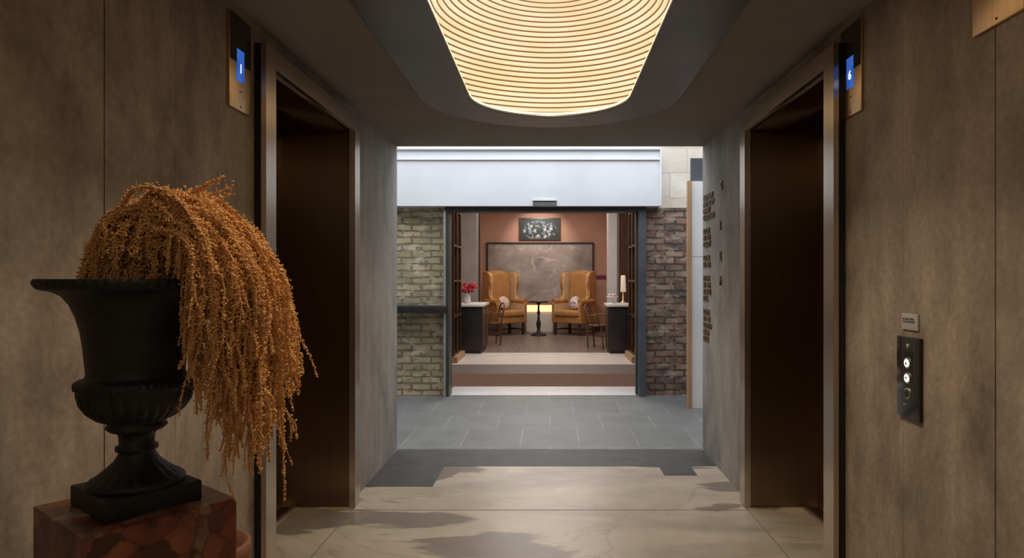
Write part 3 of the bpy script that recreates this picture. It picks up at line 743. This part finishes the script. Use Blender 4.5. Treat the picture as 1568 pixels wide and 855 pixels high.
    for pts, r0, tap in paths:
        P = np.array([p[:] for p in pts]); seg = np.linalg.norm(np.diff(P, axis=0), axis=1); s = np.concatenate([[0], np.cumsum(seg)]); Ltot = s[-1]
        n = int(Ltot*900*(r0/.007)); u = rs_np.uniform(0, Ltot, n); c = np.stack([np.interp(u, s, P[:, k]) for k in range(3)], 1)
        ph = rs_np.uniform(0, 6); taper = np.clip(1.15-.8*(u/Ltot)**2.5, .3, 1) if tap else np.ones(n)
        lump = .55+.8*np.abs(np.sin(u*np.pi/.022+ph+.5*np.sin(u*140)))
        dirs = rs_np.normal(size=(n, 3)); dirs /= np.linalg.norm(dirs, axis=1)[:, None]
        fuzz = rs_np.uniform(.5, 1.2, n)+(rs_np.uniform(0, 1, n) > .85)*rs_np.uniform(.2, .9, n)
        c = c+dirs*(r0*taper*lump*fuzz)[:, None]
        cs.append(c); rs.append(rs_np.uniform(.0012, .0029, n)*(.6+.4*taper))
        m = len(P); b0 = len(tv)
        for i in range(m):
            tg = P[min(i+1, m-1)]-P[max(i-1, 0)]; tg = tg/(np.linalg.norm(tg)+1e-9)
            a = np.cross(tg, [0.3, 1, 0.1]); a /= np.linalg.norm(a)+1e-9; b = np.cross(tg, a)
            rr = r0*.45*(1.1-.7*(i/m)**3)
            for k in range(5):
                an = 2*math.pi*k/5; tv.append(P[i]+rr*(math.cos(an)*a+math.sin(an)*b))
        for i in range(m-1):
            for k in range(5):
                tf.append((b0+i*5+k, b0+i*5+(k+1) % 5, b0+(i+1)*5+(k+1) % 5, b0+(i+1)*5+k))
    c = np.concatenate(cs); r = np.concatenate(rs); n = len(c)
    octv = np.array([[1,0,0],[-1,0,0],[0,1,0],[0,-1,0],[0,0,1],[0,0,-1]], float)
    octf = np.array([[0,2,4],[2,1,4],[1,3,4],[3,0,4],[2,0,5],[1,2,5],[3,1,5],[0,3,5]])
    q = rs_np.normal(size=(n, 4)); q /= np.linalg.norm(q, axis=1)[:, None]
    w, x, y, z = q.T
    Rm = np.stack([1-2*(y*y+z*z), 2*(x*y-z*w), 2*(x*z+y*w), 2*(x*y+z*w), 1-2*(x*x+z*z), 2*(y*z-x*w), 2*(x*z-y*w), 2*(y*z+x*w), 1-2*(x*x+y*y)], 1).reshape(n, 3, 3)
    sv = octv[None]*np.array([1.0, 1.0, 1.6])[None, None]
    V = np.einsum('nij,nkj->nki', Rm, np.repeat(sv, n, 0))*r[:, None, None]+c[:, None, :]
    V = V.reshape(-1, 3); Fc = (octf[None]+(np.arange(n)*6)[:, None, None]).reshape(-1, 3)
    me = bpy.data.meshes.new('amaranth_florets')
    O = np.array([C.x, C.y, C.z])
    me.vertices.add(len(V)); me.vertices.foreach_set('co', (V-O).astype(np.float32).ravel())
    me.loops.add(Fc.size); me.loops.foreach_set('vertex_index', Fc.astype(np.int32).ravel())
    me.polygons.add(len(Fc)); me.polygons.foreach_set('loop_start', (np.arange(len(Fc))*3).astype(np.int32))
    try: me.polygons.foreach_set('loop_total', np.full(len(Fc), 3, np.int32))
    except Exception: pass
    me.update(calc_edges=True); me.validate()
    M1 = mat('dried_amaranth', (.70, .36, .13), (.94, .60, .27), nscale=26, rough=.9, detail=4)
    M2 = mat('amaranth_stem', (.52, .28, .10), (.64, .37, .15), nscale=20, rough=.9)
    addmat(me, M1)
    par = empty('dried_amaranth_bouquet', tuple(O))
    link(bpy.data.objects.new('florets', me), par)
    m2 = bpy.data.meshes.new('stems'); m2.from_pydata([tuple(np.array(v)-O) for v in tv], [], tf); addmat(m2, M2)
    link(bpy.data.objects.new('stems', m2), par)
    print('blobs', n)
amaranth()
lathe('terracotta_planter', [(.085, 0), (.09, .03), (.105, .55), (.12, .60), (.125, .64), (.125, .664), (.112, .668), (.104, .64), (.02, .63)], M_pot, None, (-.96, 1.80, 0), 40)

# ---------------------------------------------------------------- lights
def area(name, loc, sx, sy, power, color, rot=(0,0,0)):
    l = bpy.data.lights.new(name, 'AREA'); l.shape = 'RECTANGLE'; l.size = sx; l.size_y = sy; l.energy = power; l.color = color
    o = bpy.data.objects.new(name, l); o.location = loc; o.rotation_euler = rot; sc.collection.objects.link(o); return o
area('lobby_fixture_lamp', (0, 2.45, 3.04), .30, 1.8, 40, (1, .80, .57))
area('rear_fill_light', (0, -1.2, 2.46), 1.2, .5, 11, (1, .80, .60))  # added fill behind the camera, brightens urn front and call panel
area('skylight_daylight', (0, 6.6, 4.2), 5.8, 2.4, 175, (.93, .96, 1.0))
area('reception_ceiling_light', (-.1, 15.0, 3.35), 2.4, 3.5, 55, (1, .87, .74))
area('reception_entry_light', (-.1, 11.3, 3.35), 1.8, 1.6, 88, (1, .93, .86))
def spot(name, loc, target, power, color, ang=40, blend=.6, r=.04):
    l = bpy.data.lights.new(name, 'SPOT'); l.energy = power; l.color = color; l.spot_size = math.radians(ang); l.spot_blend = blend; l.shadow_soft_size = r
    o = bpy.data.objects.new(name, l); o.location = loc
    o.rotation_euler = (Vector(target)-Vector(loc)).to_track_quat('-Z', 'Y').to_euler(); sc.collection.objects.link(o); return o
spot('picture_spot', (-.27, 16.2, 3.3), (-.27, 17.5, 2.4), 75, (1, .88, .76), 75)
spot('chair_spot_a', (-.9, 15.0, 3.3), (-1.1, 16.4, .8), 70, (1, .82, .62), 45)
spot('chair_spot_b', (.4, 15.0, 3.3), (.7, 16.4, .8), 70, (1, .82, .62), 45)
w = bpy.data.worlds.new('World'); sc.world = w; w.use_nodes = True
w.node_tree.nodes['Background'].inputs[0].default_value = (.85, .91, 1, 1); w.node_tree.nodes['Background'].inputs[1].default_value = .8

# ---------------------------------------------------------------- camera
cam = bpy.data.cameras.new('camera'); co = bpy.data.objects.new('camera', cam); sc.collection.objects.link(co)
co.location = (0, 0, 1.4); co.rotation_euler = (R90, 0, 0)
cam.sensor_width = 36; cam.sensor_fit = 'HORIZONTAL'; cam.lens = 36*1000/1568; cam.shift_x = -(842-784)/1568; cam.shift_y = 0
cam.clip_start = .05; cam.clip_end = 100
sc.camera = co
